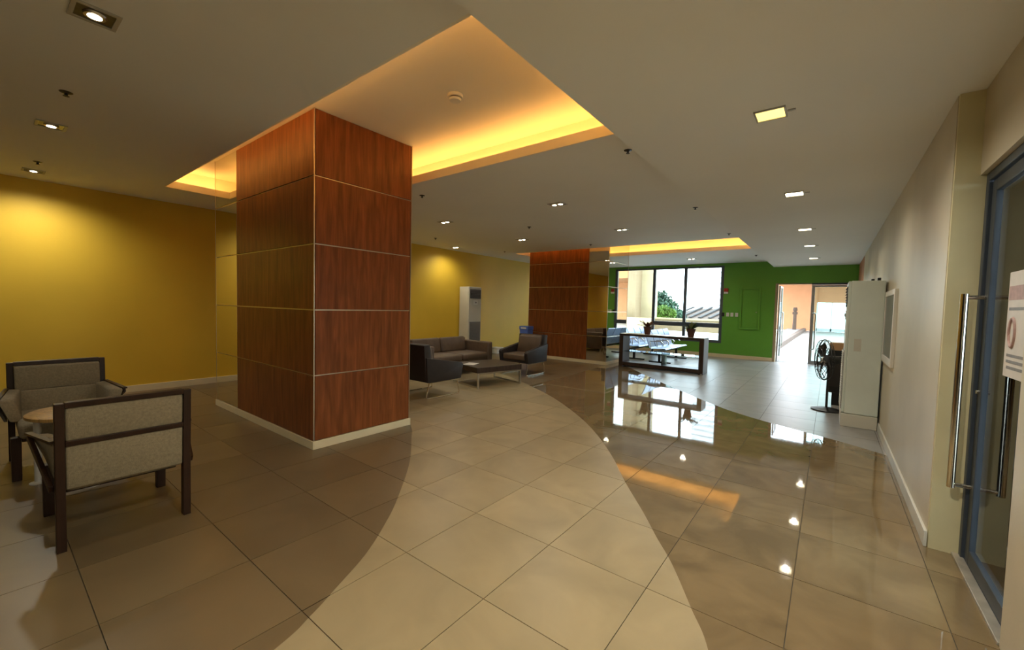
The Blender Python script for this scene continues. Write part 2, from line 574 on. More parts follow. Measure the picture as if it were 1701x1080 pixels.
# ------------------------------------------------------------------ floor
floor = struct(MB().box(XL - 0.1, 0.72, YB - 0.1, YF + 0.1, -0.12, -0.006).build('floor', M['grout']), 'stone tiled lobby floor with sweeping curved bands of dark, beige and polished brown')
G = 0.0021
pieces = []
for i in range(-13, 5):
    for j in range(-10, 23):
        x0, y0 = -1.29 + 0.6 * i, 1.5 + 0.6 * j
        X0, X1, Y0, Y1 = max(x0 + G, XL), min(x0 + 0.6 - G, 0.72), max(y0 + G, YB), min(y0 + 0.6 - G, YF + 0.1)
        if X1 - X0 < 0.01 or Y1 - Y0 < 0.01:
            continue
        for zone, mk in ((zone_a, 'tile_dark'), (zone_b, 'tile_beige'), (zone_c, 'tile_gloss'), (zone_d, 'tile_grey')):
            P = clip_rect(zone, X0, X1, Y0, Y1)
            if P and abs(area(P)) > 0.0006:
                pp = []
                cx = sum(p[0] for p in P) / len(P)
                cy = sum(p[1] for p in P) / len(P)
                q = to_px((cx, cy, 0))
                sc_ = 0
                if q and -120 < q[0] < 1820 and 380 < q[1] < 1250:
                    d = Vector((cx, cy, -CH))
                    z = max(RZ.dot(d), 0.3)
                    sc_ = abs(area(P)) * FPX * FPX * CH / z ** 3
                    if cx < -4 and 3.4 < cy < 5 or cx < -7:
                        sc_ *= 0.5
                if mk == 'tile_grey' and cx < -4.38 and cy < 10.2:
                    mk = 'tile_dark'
                pieces.append((sc_, P, mk))
pieces.sort(key=lambda t: -t[0])
shared = {}
rest = {}
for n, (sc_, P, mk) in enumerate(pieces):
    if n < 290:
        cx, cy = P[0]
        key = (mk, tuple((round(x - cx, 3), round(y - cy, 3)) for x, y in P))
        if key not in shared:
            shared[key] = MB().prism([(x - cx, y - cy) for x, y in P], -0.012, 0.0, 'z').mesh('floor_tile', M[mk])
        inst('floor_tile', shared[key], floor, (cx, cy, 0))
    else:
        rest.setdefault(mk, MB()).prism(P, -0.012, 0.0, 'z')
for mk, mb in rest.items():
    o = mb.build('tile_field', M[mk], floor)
    o['kind'] = 'stuff'

# ------------------------------------------------------------------ ceiling with two light coves
ceil = sempty('ceiling', 'painted lobby ceiling with a lower soffit and two lit rectangular coves')
COVES = [(-7.22, -1.50, 1.60, 3.38), (-7.22, -1.50, 9.48, 11.25)]
xa, xb = COVES[0][0], COVES[0][1]
mb = MB()
T = 0.16
ys = [YB, COVES[0][2], COVES[0][3], COVES[1][2], COVES[1][3], YF + 0.12]
mb.box(XL - 0.1, xa - 0.02, YB, YF + 0.12, ZL, ZL + 0.03)
mb.box(xb + 0.02, XS + 0.02, YB, YF + 0.12, ZL, ZL + 0.03)
for a, b in ((ys[0], ys[1] - 0.02), (ys[2] + 0.02, ys[3] - 0.02), (ys[4] + 0.02, ys[5])):
    mb.box(xa - 0.02, xb + 0.02, a, b, ZL, ZL + 0.03)
mb.build('main_panel', M['ceiling'], ceil)
MB().prism([(XS, ZS), (1.4, ZS), (1.4, ZL + 0.05), (XS, ZL + 0.05)], YB, YF + 0.12, 'y').build('soffit', M['ceiling'], ceil)
for (a, b, c, d) in COVES:
    e = 0.27
    lip = MB()
    lh = ZL + 0.095
    lip.box(a - 0.02, a, c - 0.02, d + 0.02, ZL, lh).box(b, b + 0.02, c - 0.02, d + 0.02, ZL, lh)
    lip.box(a, b, c - 0.02, c, ZL, lh).box(a, b, d, d + 0.02, ZL, lh)
    lip.build('cove_lip', M['cove'], ceil)
    up = MB()
    up.box(a - e, b + e * 0.45, c - e, d + e, ZU, ZU + 0.03)
    up.box(a - e - 0.03, a - e, c - e, d + e, ZL + 0.03, ZU + 0.03).box(b + e * 0.45, b + e * 0.45 + 0.03, c - e, d + e, ZL + 0.03, ZU + 0.03)
    up.box(a - e, b + e * 0.45, c - e - 0.03, c - e, ZL + 0.03, ZU + 0.03).box(a - e, b + e * 0.45, d + e, d + e + 0.03, ZL + 0.03, ZU + 0.03)
    up.build('cove_recess', M['cove'], ceil)
    z0, z1 = ZL + 0.035, ZL + 0.06
    MB().box(a, b, c - 0.13, c - 0.10, z0, z1).build('light_strip', M['strip'], ceil)
    MB().box(a, b, d + 0.10, d + 0.13, z0, z1).build('light_strip', M['strip'], ceil)
    MB().box(a - 0.13, a - 0.10, c, d, z0, z1).build('light_strip', M['strip'], ceil)
    MB().box(b + 0.05, b + 0.08, c, d, z0, z1).build('light_strip', M['strip'], ceil)
# upper lid so that no sky leaks in above the ceiling
MB().box(XL - 0.2, 1.4, YB - 0.1, YF + 0.2, ZU + 0.05, ZU + 0.12).build('roof_slab', M['ceiling'], ceil)

# ------------------------------------------------------------------ walls
H = ZU + 0.05
struct(MB().box(XL - 0.15, XL, YB, YF + 0.15, 0, H).build('wall_left', M['yellow']), 'long mustard yellow wall')
struct(MB().box(XR, XR + 0.6, 3.64, 12.05, 0, ZL).build('wall_right', M['beige']), 'beige wall behind the tall air conditioner')
struct(MB().box(XR + 0.004, XR + 0.6, 12.05, YF + 0.14, 0, ZL).build('wall_right_end', M['peach']), 'end of the beige wall beside the far door, daylight put in as peach colour')  # door daylight on the right wall, put into its peach colour
# pilaster face beside the near door
struct(MB().box(XR + 0.004, 0.735, 3.615, 3.64, 0, ZS).build('wall_pilaster', M['cream']), 'pale yellow pilaster beside the near glass door')
struct(MB().box(XD, 0.80, 2.72, 3.62, 2.285, ZS).build('wall_header', M['beige']), 'beige header above the near glass door')
struct(MB().box(XD, 0.80, YB, 2.72, 0, ZS).build('wall_right_near', M['beige']), 'beige wall beside the viewer')
struct(MB().box(XL, 1.2, YB - 0.15, YB, 0, H).build('wall_back', M['walnut']), 'unseen wall behind the viewer, made dark wood to cut fill light')  # unseen wall; dark colour chosen to cut bounce onto faces toward it
# far green wall: window opening and door opening
gw = MB()
WX0, WX1, WZ0, WZ1 = -6.98, -2.68, 0.44, 2.88
DX0, DX1, DZ = -1.30, 0.47, 2.30
gw.box(XL, WX0, YF, YF + 0.14, 0, H).box(WX0, WX1, YF, YF + 0.14, 0, WZ0).box(WX0, WX1, YF, YF + 0.14, WZ1, H)
gw.box(WX1, DX0, YF, YF + 0.14, 0, H).box(DX0, DX1, YF, YF + 0.14, DZ, H).box(DX1, XR + 0.6, YF, YF + 0.14, 0, H)
struct(gw.build('wall_far', M['green']), 'green end wall with a window and a glass door')
# baseboards
struct(MB().box(XL, XL + 0.018, YB, YF, 0, 0.1).build('baseboard_left', M['base'], bevel=0.003), 'cream baseboard along the mustard wall')
struct(MB().box(XR - 0.016, XR, 3.62, 12.0, 0, 0.1).build('baseboard_right', M['basew'], bevel=0.003), 'grey white baseboard along the beige wall')
struct(MB().box(WX0 - 1.2, DX0, YF - 0.018, YF, 0, 0.11).build('baseboard_far', M['base'], bevel=0.003), 'cream baseboard along the green wall')

# far window
w1 = sempty('window_1', 'dark framed window looking out to trees, rooftops and a white tower')
fy0, fy1 = YF + 0.02, YF + 0.09
muls = [WX0, -5.90, -4.86, -3.83, WX1]
def wpart(*a):
    MB().box(*a).build('window_frame', M['winframe'], w1, bevel=0.004)
wpart(WX0, WX1, fy0, fy1, WZ1 - 0.06, WZ1)
wpart(WX0, WX1, fy0 - 0.03, fy1, WZ0, WZ0 + 0.09)
for k, x in enumerate(muls):
    hw = 0.045
    xx = min(max(x, WX0 + hw), WX1 - hw)
    MB().box(xx - hw, xx + hw, fy0 - 0.012, fy1 + 0.002, WZ0, WZ1).build('mullion', M['winframe'], w1, bevel=0.004)
MB().box(-4.86, WX1, fy0 - 0.02, fy1, 0.92, 1.06).build('transom', M['winframe'], w1, bevel=0.004)
for a, b in zip(muls[:-1], muls[1:]):
    MB().box(a, b, fy0 + 0.03, fy0 + 0.036, WZ0 + 0.08, WZ1 - 0.05).build('pane', M['glass'], w1)

# far glass door: right leaf closed, left leaf opened outwards
d1 = sempty('door_1', 'grey framed double glass door opening to the terrace, one leaf open')
MB().box(DX0, DX0 + 0.07, YF - 0.012, YF + 0.16, 0, DZ).build('jamb', M['stucco'], d1, bevel=0.004)
MB().box(DX1 - 0.04, DX1, YF - 0.01, YF + 0.15, 0, DZ).build('jamb', M['alu'], d1, bevel=0.004)
MB().box(DX0 + 0.07, -0.44, YF + 0.01, YF + 0.12, DZ - 0.03, DZ).build('head_rail', M['stucco'], d1)
MB().box(-0.44, DX1 - 0.04, YF + 0.01, YF + 0.12, DZ - 0.05, DZ).build('head_rail', M['winframe'], d1)
def leaf(wd, ht, loc, rz, stile):
    e = bpy.data.objects.new('door_leaf', None)
    COL.objects.link(e)
    e.parent = d1
    e.location = loc
    e.rotation_euler = (0, 0, rz)
    fr = MB().box(0, 0.075, -0.02, 0.02, 0.01, ht).box(wd - 0.075, wd, -0.02, 0.02, 0.01, ht).box(0.075, wd - 0.075, -0.02, 0.02, 0.01, 0.12).box(0.075, wd - 0.075, -0.02, 0.02, ht - 0.05, ht)
    fr.build('leaf_frame', M['alu'], e, bevel=0.003)
    MB().box(0.07, wd - 0.07, -0.004, 0.004, 0.1, ht - 0.04).build('pane', M['glassgreen'], e)
    x = 0.05 if stile == 'l' else wd - 0.05
    s = 1 if stile == 'l' else -1
    for yy in (-1, 1):
        path = [(x, yy * 0.02, 0.44), (x + s * 0.02, yy * 0.05, 0.44), (x + s * 0.06, yy * 0.06, 0.45), (x + s * 0.07, yy * 0.06, 0.5), (x + s * 0.07, yy * 0.06, 1.4), (x + s * 0.06, yy * 0.06, 1.45), (x + s * 0.02, yy * 0.05, 1.46), (x, yy * 0.02, 1.46)]
        MB().tube(path, 0.015).build('pull_handle', M['steel'], e, smooth=40)
leaf(0.86, 2.24, (-0.44, YF + 0.07, 0), 0, 'l')
leaf(0.78, 2.24, (DX0 + 0.10, YF + 0.12, 0), PI / 2, 'r')

# near glass door
d2 = sempty('door_2', 'glass entrance door with slate blue frame and long steel pull handles')
PY0, PY1 = 2.73, 3.613
MB().box(0.685, 0.735, PY1 - 0.05, PY1, 0, 2.285).build('door_frame', M['doorframe'], d2, bevel=0.004)
MB().box(0.685, 0.735, PY0, PY1 - 0.05, 2.235, 2.285).build('door_frame', M['doorframe'], d2, bevel=0.004)
MB().box(0.655, 0.70, PY0, PY1, 0, 0.016).build('sill', M['sill'], d2, bevel=0.003)
MB().box(0.70, 0.80, PY0, PY1, 0, 0.010).build('sill', M['doorframe'], d2, bevel=0.003)
MB().box(0.70, 0.735, PY1 - 0.135, PY1 - 0.058, 0.016, 2.228).build('leaf_frame', M['doorframe'], d2, bevel=0.004)
MB().box(0.70, 0.735, PY0, PY1 - 0.135, 0.016, 0.10).build('leaf_frame', M['doorframe'], d2, bevel=0.004)
MB().box(0.70, 0.735, PY0, PY1 - 0.135, 2.16, 2.228).build('leaf_frame', M['doorframe'], d2, bevel=0.004)
MB().box(0.714, 0.721, PY0, PY1 - 0.13, 0.095, 2.165).build('pane', M['glass'], d2)
for sx, x0 in ((-1, 0.70), (1, 0.735)):
    xo = x0 + sx * 0.085
    yh = PY1 - 0.098
    zt, zb = 1.585, 0.44
    h = MB().tube([(xo, yh, zb), (xo, yh, zt)], 0.0185, 14)
    h.build('pull_handle', M['chrome'], d2, smooth=40)
    for zz in (zt - 0.02, zb + 0.02):
        MB().tube([(x0, yh, zz), (xo, yh, zz)], 0.013, 10).build('handle_arm', M['chrome'], d2, smooth=40)
    MB().cyl((x0, yh, 1.02), (x0 + sx * 0.012, yh, 1.02), 0.012).build('lock_cylinder', M['chrome'], d2, smooth=40)

# vestibule outside the near door
struct(MB().box(0.735, 2.4, 3.66, 3.9, 0, ZS).build('wall_vestibule', M['cream']), 'pale yellow wall outside the near glass door')
struct(MB().box(0.80, 5.0, -9.0, 4.6, 2.95, 3.1).build('ceiling_added_canopy', M['ceiling']), 'canopy over the forecourt outside the near door, unseen, added to hold back sky light')  # unseen roof added to hold back sky light outside the near door
struct(MB().box(0.72, 12.0, -9.0, 4.6, -0.1, -0.004).build('floor_forecourt', M['paver']), 'pale forecourt outside the near glass door')

# ------------------------------------------------------------------ wood clad columns
JZ = [0.08, 0.725, 1.365, 2.0, 2.645, 3.27]
def column(name, label, x0, x1, y0, y1, front, side):
    """front: list of (xa, xb, material) cells of the face toward -Y; side: material of the +X face"""
    t = thing(name, label, 'column', (0, 0, 0))
    t.location = (0, 0, 0)
    d = 0.012
    MB().box(x0 + d, x1 - d, y0 + d, y1 - d, 0, ZU).build('core', M['trim'], t)
    g = 0.006
    for z0, z1 in zip(JZ[:-1], JZ[1:]):
        za, zb = z0 + g, z1 - g
        for a, b, mk in front:
            nm = 'mirror_panel' if mk == 'mirror' else 'wood_panel'
            MB().box(a + 0.004, b - 0.004, y0, y0 + d, za, zb).build(nm, M[mk], t, bevel=0.0015)
        nm = 'mirror_panel' if side == 'mirror' else 'wood_panel'
        MB().box(x1 - d, x1, y0 + d + 0.004, y1 - d - 0.004, za, zb).build(nm, M[side], t, bevel=0.0015)
        MB().box(x0, x0 + d, y0 + d + 0.004, y1 - d - 0.004, za, zb).build('wood_panel', M['wood'], t)
        MB().box(x0 + 0.004, x1 - 0.004, y1 - d, y1, za, zb).build('wood_panel', M['wood'], t)
    for (cx, cy) in ((x0, y0), (x1, y0), (x1, y1), (x0, y1)):
        MB().box(cx - 0.007 if cx == x1 else cx - 0.002, cx + 0.002 if cx == x1 else cx + 0.007, cy - 0.002 if cy == y0 else cy - 0.007, cy + 0.007 if cy == y0 else cy + 0.002, 0.08, ZU).build('corner_trim', M['trim'], t)
    p = 0.012
    MB().box(x0 - p, x1 + p, y0 - p, y0, 0, 0.082).build('plinth', M['base'], t, bevel=0.003)
    MB().box(x0 - p, x1 + p, y1, y1 + p, 0, 0.082).build('plinth', M['base'], t)
    MB().box(x0 - p, x0, y0, y1, 0, 0.082).build('plinth', M['base'], t)
    MB().box(x1, x1 + p, y0, y1, 0, 0.082).build('plinth', M['base'], t, bevel=0.003)
    return t
column('clad_column', 'large red-brown wood clad column near the viewer with a narrow mirror strip on its left', -6.58, -3.93, 1.98, 3.13, [(-6.58, -5.84, 'mirror'), (-5.84, -3.93, 'wood')], 'wood')
column('clad_column', 'dark wood clad column with mirrored corner standing beside the window', -6.93, -4.48, 9.78, 11.05, [(-6.93, -5.04, 'wood'), (-5.04, -4.48, 'mirror')], 'mirror')

# ------------------------------------------------------------------ ceiling fixtures
def spot(parent, loc, energy=SPOT_W, size=2.75, blend=0.9, rot=(0, 0, 0), soft=0.05):
    d = bpy.data.lights.new('lamp_light', 'SPOT')
    d.energy = energy
    d.color = LAMP_COL
    d.spot_size = size
    d.spot_blend = blend
    d.shadow_soft_size = soft
    o = bpy.data.objects.new('lamp_light', d)
    COL.objects.link(o)
    o.parent = parent
    o.location = loc
    o.rotation_euler = rot

def make_downlight(label, loc, twin=True, power=1.0):
    t = thing('downlight', label, 'downlight', loc, 0, 'twin recessed downlights')
    fr = MB()
    a, b, w = (0.125, 0.085, 0.016) if twin else (0.095, 0.095, 0.02)
    fr.box(-a, a, -b, -b + w, -0.008, 0.0).box(-a, a, b - w, b, -0.008, 0).box(-a, -a + w, -b + w, b - w, -0.008, 0).box(a - w, a, -b + w, b - w, -0.008, 0)
    fr.build('trim_ring', M['fixture'], t)
    MB().box(-a + w, a - w, -b + w, b - w, -0.003, -0.001).build('housing', M['reflector'], t)
    for sx in ((-1, 1) if twin else (0,)):
        r = MB().lathe([(0.044, -0.012), (0.05, -0.003)], (sx * 0.052, 0, 0), 20)
        g = r.build('gimbal', M['steel'], t, smooth=40)
        MB().lathe([(0.018, -0.016), (0.03, -0.0125)], (sx * 0.052, 0, 0), 16).build('bulb', M['lamp'], g)
    spot(t, (0, 0, -0.03), SPOT_W * power)
    return t

DL = [(-3.19, 0.42, 'square single-lamp downlight nearest the viewer, at the top left corner of the picture'),
      (-5.55, 0.44, 'square single-lamp downlight over the wooden armchairs, second from the viewer'),
      (-7.75, 0.46, 'square single-lamp downlight beside the mustard wall near the wooden armchairs'),
      (-5.63, 5.25, 'twin downlight above the leather sofa group'),
      (-3.22, 5.20, 'twin downlight right of the near column, past the lit cove'),
      (-5.56, 7.52, 'twin downlight in front of the far column top'),
      (-3.20, 7.50, 'twin downlight between the far cove and the near cove, mid ceiling'),
      (-7.85, 7.70, 'twin downlight close to the mustard wall above the wall air conditioner'),
      (-3.26, 12.7, 'twin downlight just before the far window'),
      (-7.85, 5.25, 'twin downlight by the mustard wall hidden beside the near column'),
      (-7.85, 12.7, 'twin downlight behind the far column by the mustard wall'),
      (-3.2, -2.0, 'unseen square downlight added behind the viewer on the right'),
      (-5.6, -2.0, 'unseen square downlight added behind the viewer in the middle'),
      (-7.85, -2.0, 'unseen square downlight added behind the viewer by the mustard wall')]
for x, y, lb in DL:  # the row behind the viewer is unseen, added to light the scene
    make_downlight(lb, (x, y, ZL), y > 1, 0.42 if 7 < y < 8 and x > -6 else 0.66 if y > 1 else 0.2 if y < 0 else 1.2 if x < -7 else 0.22 if x < -5 else 0.2)

names = ['nearest square yellow ceiling light on the soffit', 'second square ceiling light on the soffit from the viewer', 'third square ceiling light along the soffit', 'fourth square ceiling light along the soffit', 'farthest square ceiling light, nearest the green wall', 'unseen square soffit light overhead, added to brighten the near side', 'unseen square soffit light behind the viewer, added for near fill']
for k, y in enumerate((3.28, 5.6, 8.04, 10.0, 12.3, 0.95, -1.38)):  # overhead and rear panels are unseen, added to brighten the near side
    t = thing('panel_light', names[k], 'ceiling light', (-0.38, y, ZS), 0, 'square lights along the soffit')
    fr = MB()
    a, w = 0.09, 0.010
    fr.box(-a, a, -a, -a + w, -0.01, 0).box(-a, a, a - w, a, -0.01, 0).box(-a, -a + w, -a + w, a - w, -0.01, 0).box(a - w, a, -a + w, a - w, -0.01, 0)
    fr.build('trim_ring', M['fixture'], t)
    MB().box(-a + w, a - w, -a + w, a - w, -0.005, -0.001).build('diffuser', M['panel_lamp' if k == 0 else 'panel_white'], t)
    spot(t, (0, 0, -0.02), SOFFIT_W * (0.6 if y > 5 else 0.7 if y < 0 else 2.3 if y < 2 else 1.05), soft=0.04)
    c = MB().box(a + 0.005, a + 0.05, -0.008, 0.008, -0.008, 0)
    c.build('clip', M['fixture'], t)

SP = [(-4.56, 0.44, 'black ceiling sprinkler between the two downlights at upper left'),
      (-7.2, 0.46, 'black ceiling sprinkler near the mustard wall at far left'),
      (-4.56, 3.81, 'black ceiling sprinkler right of the near column'),
      (-1.59, 3.80, 'black ceiling sprinkler at the right corner of the near lit cove'),
      (-4.58, 6.41, 'black ceiling sprinkler above the brown armchair by the far column'),
      (-7.2, 6.42, 'black ceiling sprinkler above the leather sofa by the wall'),
      (-7.2, 8.95, 'black ceiling sprinkler left of the far lit cove'),
      (-4.56, 8.9, 'black ceiling sprinkler in front of the far lit cove'),
      (-1.63, 6.43, 'black ceiling sprinkler along the soffit edge, midway'),
      (-1.62, 8.9, 'black ceiling sprinkler at the corner of the far lit cove'),
      (-1.62, 12.6, 'black ceiling sprinkler by the soffit edge nearest the green wall')]
sp0 = None
for x, y, lb in SP:
    if sp0 is None:
        sp0 = thing('sprinkler', lb, 'sprinkler', (x, y, ZL), 0, 'ceiling sprinklers')
        MB().lathe([(0.012, -0.009), (0.036, -0.003), (0.038, 0)], n=20).build('escutcheon', M['black'], sp0, smooth=40)
        MB().lathe([(0.007, -0.026), (0.010, -0.02), (0.010, -0.006)], n=12).build('body', M['black'], sp0, smooth=40)
        MB().lathe([(0.018, -0.030), (0.019, -0.028), (0.006, -0.025)], n=16).build('deflector', M['black'], sp0, smooth=40)
    else:
        c = copy_tree(sp0)
        c.location = (x, y, ZL)
        c['label'] = lb
t = thing('smoke_detector', 'round cream smoke detector on the lit cove ceiling', 'smoke detector', (-2.67, 2.58, ZU))
MB().lathe([(0.062, -0.022), (0.066, -0.012), (0.066, 0)], n=28).build('base_plate', M['white'], t, smooth=40)
MB().lathe([(0.030, -0.055), (0.048, -0.052), (0.055, -0.036), (0.05, -0.034), (0.05, -0.022)], n=28).build('sensor_cage', M['white'], t, smooth=40)
MB().lathe([(0.051, -0.034), (0.0515, -0.030), (0.0512, -0.026)], n=28).build('vent_slot', M['darkvent'], t, smooth=40)
t = thing('ceiling_diffuser', 'small round ceiling diffuser near the mustard wall', 'vent', (-7.75, 6.1, ZL))
MB().lathe([(0.05, -0.014), (0.08, -0.012), (0.1, 0)], n=24).build('ring', M['ceiling'], t, smooth=40)

# ------------------------------------------------------------------ wooden armchairs and side table
def make_wood_chair(label, loc, rz, group):
    t = thing('wooden_armchair', label, 'armchair', loc, rz, group)
    w = 0.285     # half width at the posts
    for s in (-1, 1):
        post = [(-0.36, 0.0), (-0.305, 0.0), (-0.315, 0.42), (-0.345, 0.85), (-0.395, 0.85), (-0.37, 0.42)]
        MB().prism(post, s * w - 0.02, s * w + 0.02, 'y').build('leg', M['walnut'], t, bevel=0.003)
        MB().hexa([(0.275, s * w - 0.026, 0), (0.33, s * w - 0.026, 0), (0.33, s * w + 0.026, 0), (0.275, s * w + 0.026, 0),
                   (0.265, s * w - 0.028, 0.34), (0.335, s * w - 0.028, 0.34), (0.335, s * w + 0.028, 0.34), (0.265, s * w + 0.028, 0.34)]).build('leg', M['walnut'], t, bevel=0.003)
    MB().prism([(-0.393, 0.822), (-0.337, 0.822), (-0.342, 0.855), (-0.398, 0.855)], -w + 0.02, w - 0.02, 'y').build('top_rail', M['walnut'], t, bevel=0.003)
    MB().prism([(-0.383, 0.604), (-0.325, 0.604), (-0.329, 0.636), (-0.387, 0.636)], -w + 0.02, w - 0.02, 'y').build('middle_rail', M['walnut'], t, bevel=0.003)
    MB().prism([(-0.378, 0.63), (-0.28, 0.61), (-0.30, 0.815), (-0.388, 0.825)], -w + 0.021, w - 0.021, 'y').build('back_pad', M['fabric'], t, smooth=50, bevel=0.014)
    MB().prism([(-0.362, 0.35), (-0.25, 0.35), (-0.275, 0.612), (-0.376, 0.61)], -w + 0.021, w - 0.021, 'y').build('lower_back', M['fabric'], t, smooth=50, bevel=0.012)
    MB().rbox(-0.31, 0.36, -w + 0.015, w - 0.015, 0.32, 0.44, 0.035).build('seat', M['fabric'], t, smooth=60)
    MB().box(-0.24, 0.33, -w + 0.03, w - 0.03, 0.30, 0.335).build('seat_frame', M['walnut'], t, bevel=0.003)
    for s in (-1, 1):
        a = [(-0.30, s * (w - 0.06), 0.40), (0.10, s * (w - 0.05), 0.42), (0.13, s * (w + 0.02), 0.42), (-0.31, s * (w + 0.02), 0.40),
             (-0.31, s * (w - 0.06), 0.625), (0.05, s * (w + 0.00), 0.60), (0.10, s * (w + 0.085), 0.60), (-0.32, s * (w + 0.02), 0.63)]
        MB().hexa(a).build('arm', M['fabric'], t, smooth=50, bevel=0.018)
        p, q = Vector((0.09, s * (w + 0.078), 0.588)), Vector((-0.33, s * (w + 0.022), 0.365))
        d = (q - p)
        n = Vector((0, s, 0)).cross(d).normalized() * 0.022
        e = Vector((0, s * 0.02, 0))
        MB().hexa([p - n, p - n + e, q - n + e, q - n, p + n, p + n + e, q + n + e, q + n]).build('arm_brace', M['walnut'], t, bevel=0.003)
        MB().hexa([(-0.33, s * (w + 0.005), 0.622), (0.11, s * (w + 0.075), 0.598), (0.11, s * (w + 0.105), 0.598), (-0.33, s * (w + 0.035), 0.622),
                   (-0.33, s * (w + 0.005), 0.636), (0.11, s * (w + 0.075), 0.612), (0.11, s * (w + 0.105), 0.612), (-0.33, s * (w + 0.035), 0.636)]).build('arm_rail', M['walnut'], t)
    return t
make_wood_chair('dark wood framed fabric armchair seen from behind, nearer to the viewer', (-3.71, 0.55, 0), PI, 'wooden armchairs')
make_wood_chair('dark wood framed fabric armchair facing the viewer against the mustard wall', (-5.24, 0.45, 0), 0, 'wooden armchairs')
t = thing('side_table', 'small round light wood side table between the wooden armchairs', 'table', (-4.65, 0.49, 0))
MB().lathe([(0.285, 0.522), (0.297, 0.528), (0.297, 0.548), (0.29, 0.552)], n=48).build('tabletop', M['tabletop'], t, smooth=35)
for k in range(3):
    a = math.radians(-116 + 120 * k)
    x, y = 0.25 * math.cos(a), 0.25 * math.sin(a)
    lg = MB().cyl((x, y, 0.01), (x, y, 0.523), 0.022, n=18).build('leg', M['whitemetal'], t, smooth=40)
    MB().lathe([(0.05, 0.0), (0.05, 0.008), (0.024, 0.014)], (x, y, 0), 20).build('foot', M['whitemetal'], lg, smooth=40)

# ------------------------------------------------------------------ leather lounge group
def make_lounge_chair(label, loc, rz, group):
    """faces local +x, width along y"""
    t = thing('lounge_armchair', label, 'armchair', loc, rz, group)
    w = 0.38
    for s in (-1, 1):
        side = [(-0.36, 0.26), (0.34, 0.26), (0.39, 0.48), (0.36, 0.515), (-0.39, 0.645)]
        lo, hi = sorted((s * w, s * (w - 0.085)))
        MB().prism(side, lo, hi, 'y').build('arm', M['vinyl'], t, smooth=40, bevel=0.014)
        path = [(0.30, s * (w - 0.05), 0.25), (0.315, s * (w - 0.05), 0.15), (0.345, s * (w - 0.05), 0.04), (0.335, s * (w - 0.05), 0.012), (0.30, s * (w - 0.05), 0.010),
                (-0.28, s * (w - 0.05), 0.010), (-0.33, s * (w - 0.05), 0.012), (-0.345, s * (w - 0.05), 0.04), (-0.315, s * (w - 0.05), 0.15), (-0.29, s * (w - 0.05), 0.25)]
        MB().tube(path, 0.011).build('sled_leg', M['chrome'], t, smooth=40)
        MB().tube([(0.30, s * (w - 0.05), 0.25), (-0.29, s * (w - 0.05), 0.25)], 0.011).build('side_rail', M['chrome'], t, smooth=40)
    MB().prism([(-0.37, 0.262), (-0.22, 0.262), (-0.30, 0.84), (-0.42, 0.83)], -w + 0.03, w - 0.03, 'y').build('back', M['vinyl'], t, smooth=40, bevel=0.02)
    MB().prism([(-0.24, 0.42), (-0.13, 0.43), (-0.22, 0.80), (-0.32, 0.835)], -w + 0.09, w - 0.09, 'y').build('back_cushion', M['leather'], t, smooth=50, bevel=0.03)
    MB().box(-0.30, 0.335, -w + 0.084, w - 0.084, 0.264, 0.32).build('seat_base', M['vinyl'], t, bevel=0.006)
    MB().rbox(-0.24, 0.36, -w + 0.088, w - 0.088, 0.315, 0.445, 0.035).build('seat_cushion', M['leather'], t, smooth=60)
    return t
make_lounge_chair('dark lounge armchair on chrome sled legs seen from behind, beside the near column', (-5.09, 4.46, 0), PI / 2, 'lounge armchairs')
make_lounge_chair('brown lounge armchair on chrome sled legs in front of the far column', (-5.24, 7.24, 0), -PI / 2, 'lounge armchairs')
t = thing('leather_sofa', 'dark brown two-seat leather sofa before the mustard wall', 'sofa', (-6.42, 6.08, 0))
L = 0.93
MB().rbox(-0.45, 0.46, -L + 0.05, L - 0.05, 0.12, 0.32, 0.02).build('seat_base', M['leather'], t, smooth=50)
for s in (-1, 1):
    lo, hi = sorted((s * L, s * (L - 0.16)))
    MB().rbox(-0.45, 0.50, lo, hi, 0.10, 0.645, 0.03).build('arm', M['leather'], t, smooth=50)
    lo, hi = sorted((s * 0.006, s * (L - 0.165)))
    MB().rbox(-0.28, 0.50, lo, hi, 0.30, 0.43, 0.04).build('seat_cushion', M['leather'], t, smooth=60)
    bm_ = MB().rbox(-0.09, 0.09, lo, hi, 0.0, 0.33, 0.05)
    o = bm_.build('back_cushion', M['leather'], t, smooth=60, loc=(-0.22, 0, 0.40), rot=(0, -0.18, 0))
    for x in (-0.40, 0.42):
        MB().cyl((x, s * (L - 0.08), 0), (x, s * (L - 0.08), 0.11), 0.018, n=12).build('leg', M['chrome'], t, smooth=40)
MB().rbox(-0.50, -0.33, -L + 0.01, L - 0.01, 0.11, 0.70, 0.03).build('back', M['leather'], t, smooth=50)
t = thing('coffee_table', 'low brown coffee table with chrome square legs amid the sofa group', 'table', (-5.06, 5.84, 0), math.radians(-14))
a, b = 0.42, 0.50
MB().box(-a, a, -b, b, 0.27, 0.365).build('tabletop', M['espresso'], t, bevel=0.006)
for s in (-1, 1):
    y = s * (b - 0.03)
    f = MB().box(-a, -a + 0.028, y - 0.014, y + 0.014, 0.03, 0.262).box(a - 0.028, a, y - 0.014, y + 0.014, 0.0, 0.262).box(-a, a - 0.028, y - 0.014, y + 0.014, 0.0, 0.03)
    f.build('leg_frame', M['steel'], t, bevel=0.002)
for s in (-1, 1):
    x = s * (a - 0.014)
    MB().box(x - 0.014, x + 0.014, -b + 0.044, b - 0.044, 0.245, 0.27).build('apron', M['steel'], t)
mg = thing('magazine', 'pale folded magazine lying on the brown coffee table', 'magazine', (-5.17, 5.52, 0.366), 0.35)
MB().box(-0.10, 0.10, -0.14, 0.14, 0, 0.006).build('pages', M['white'], mg)
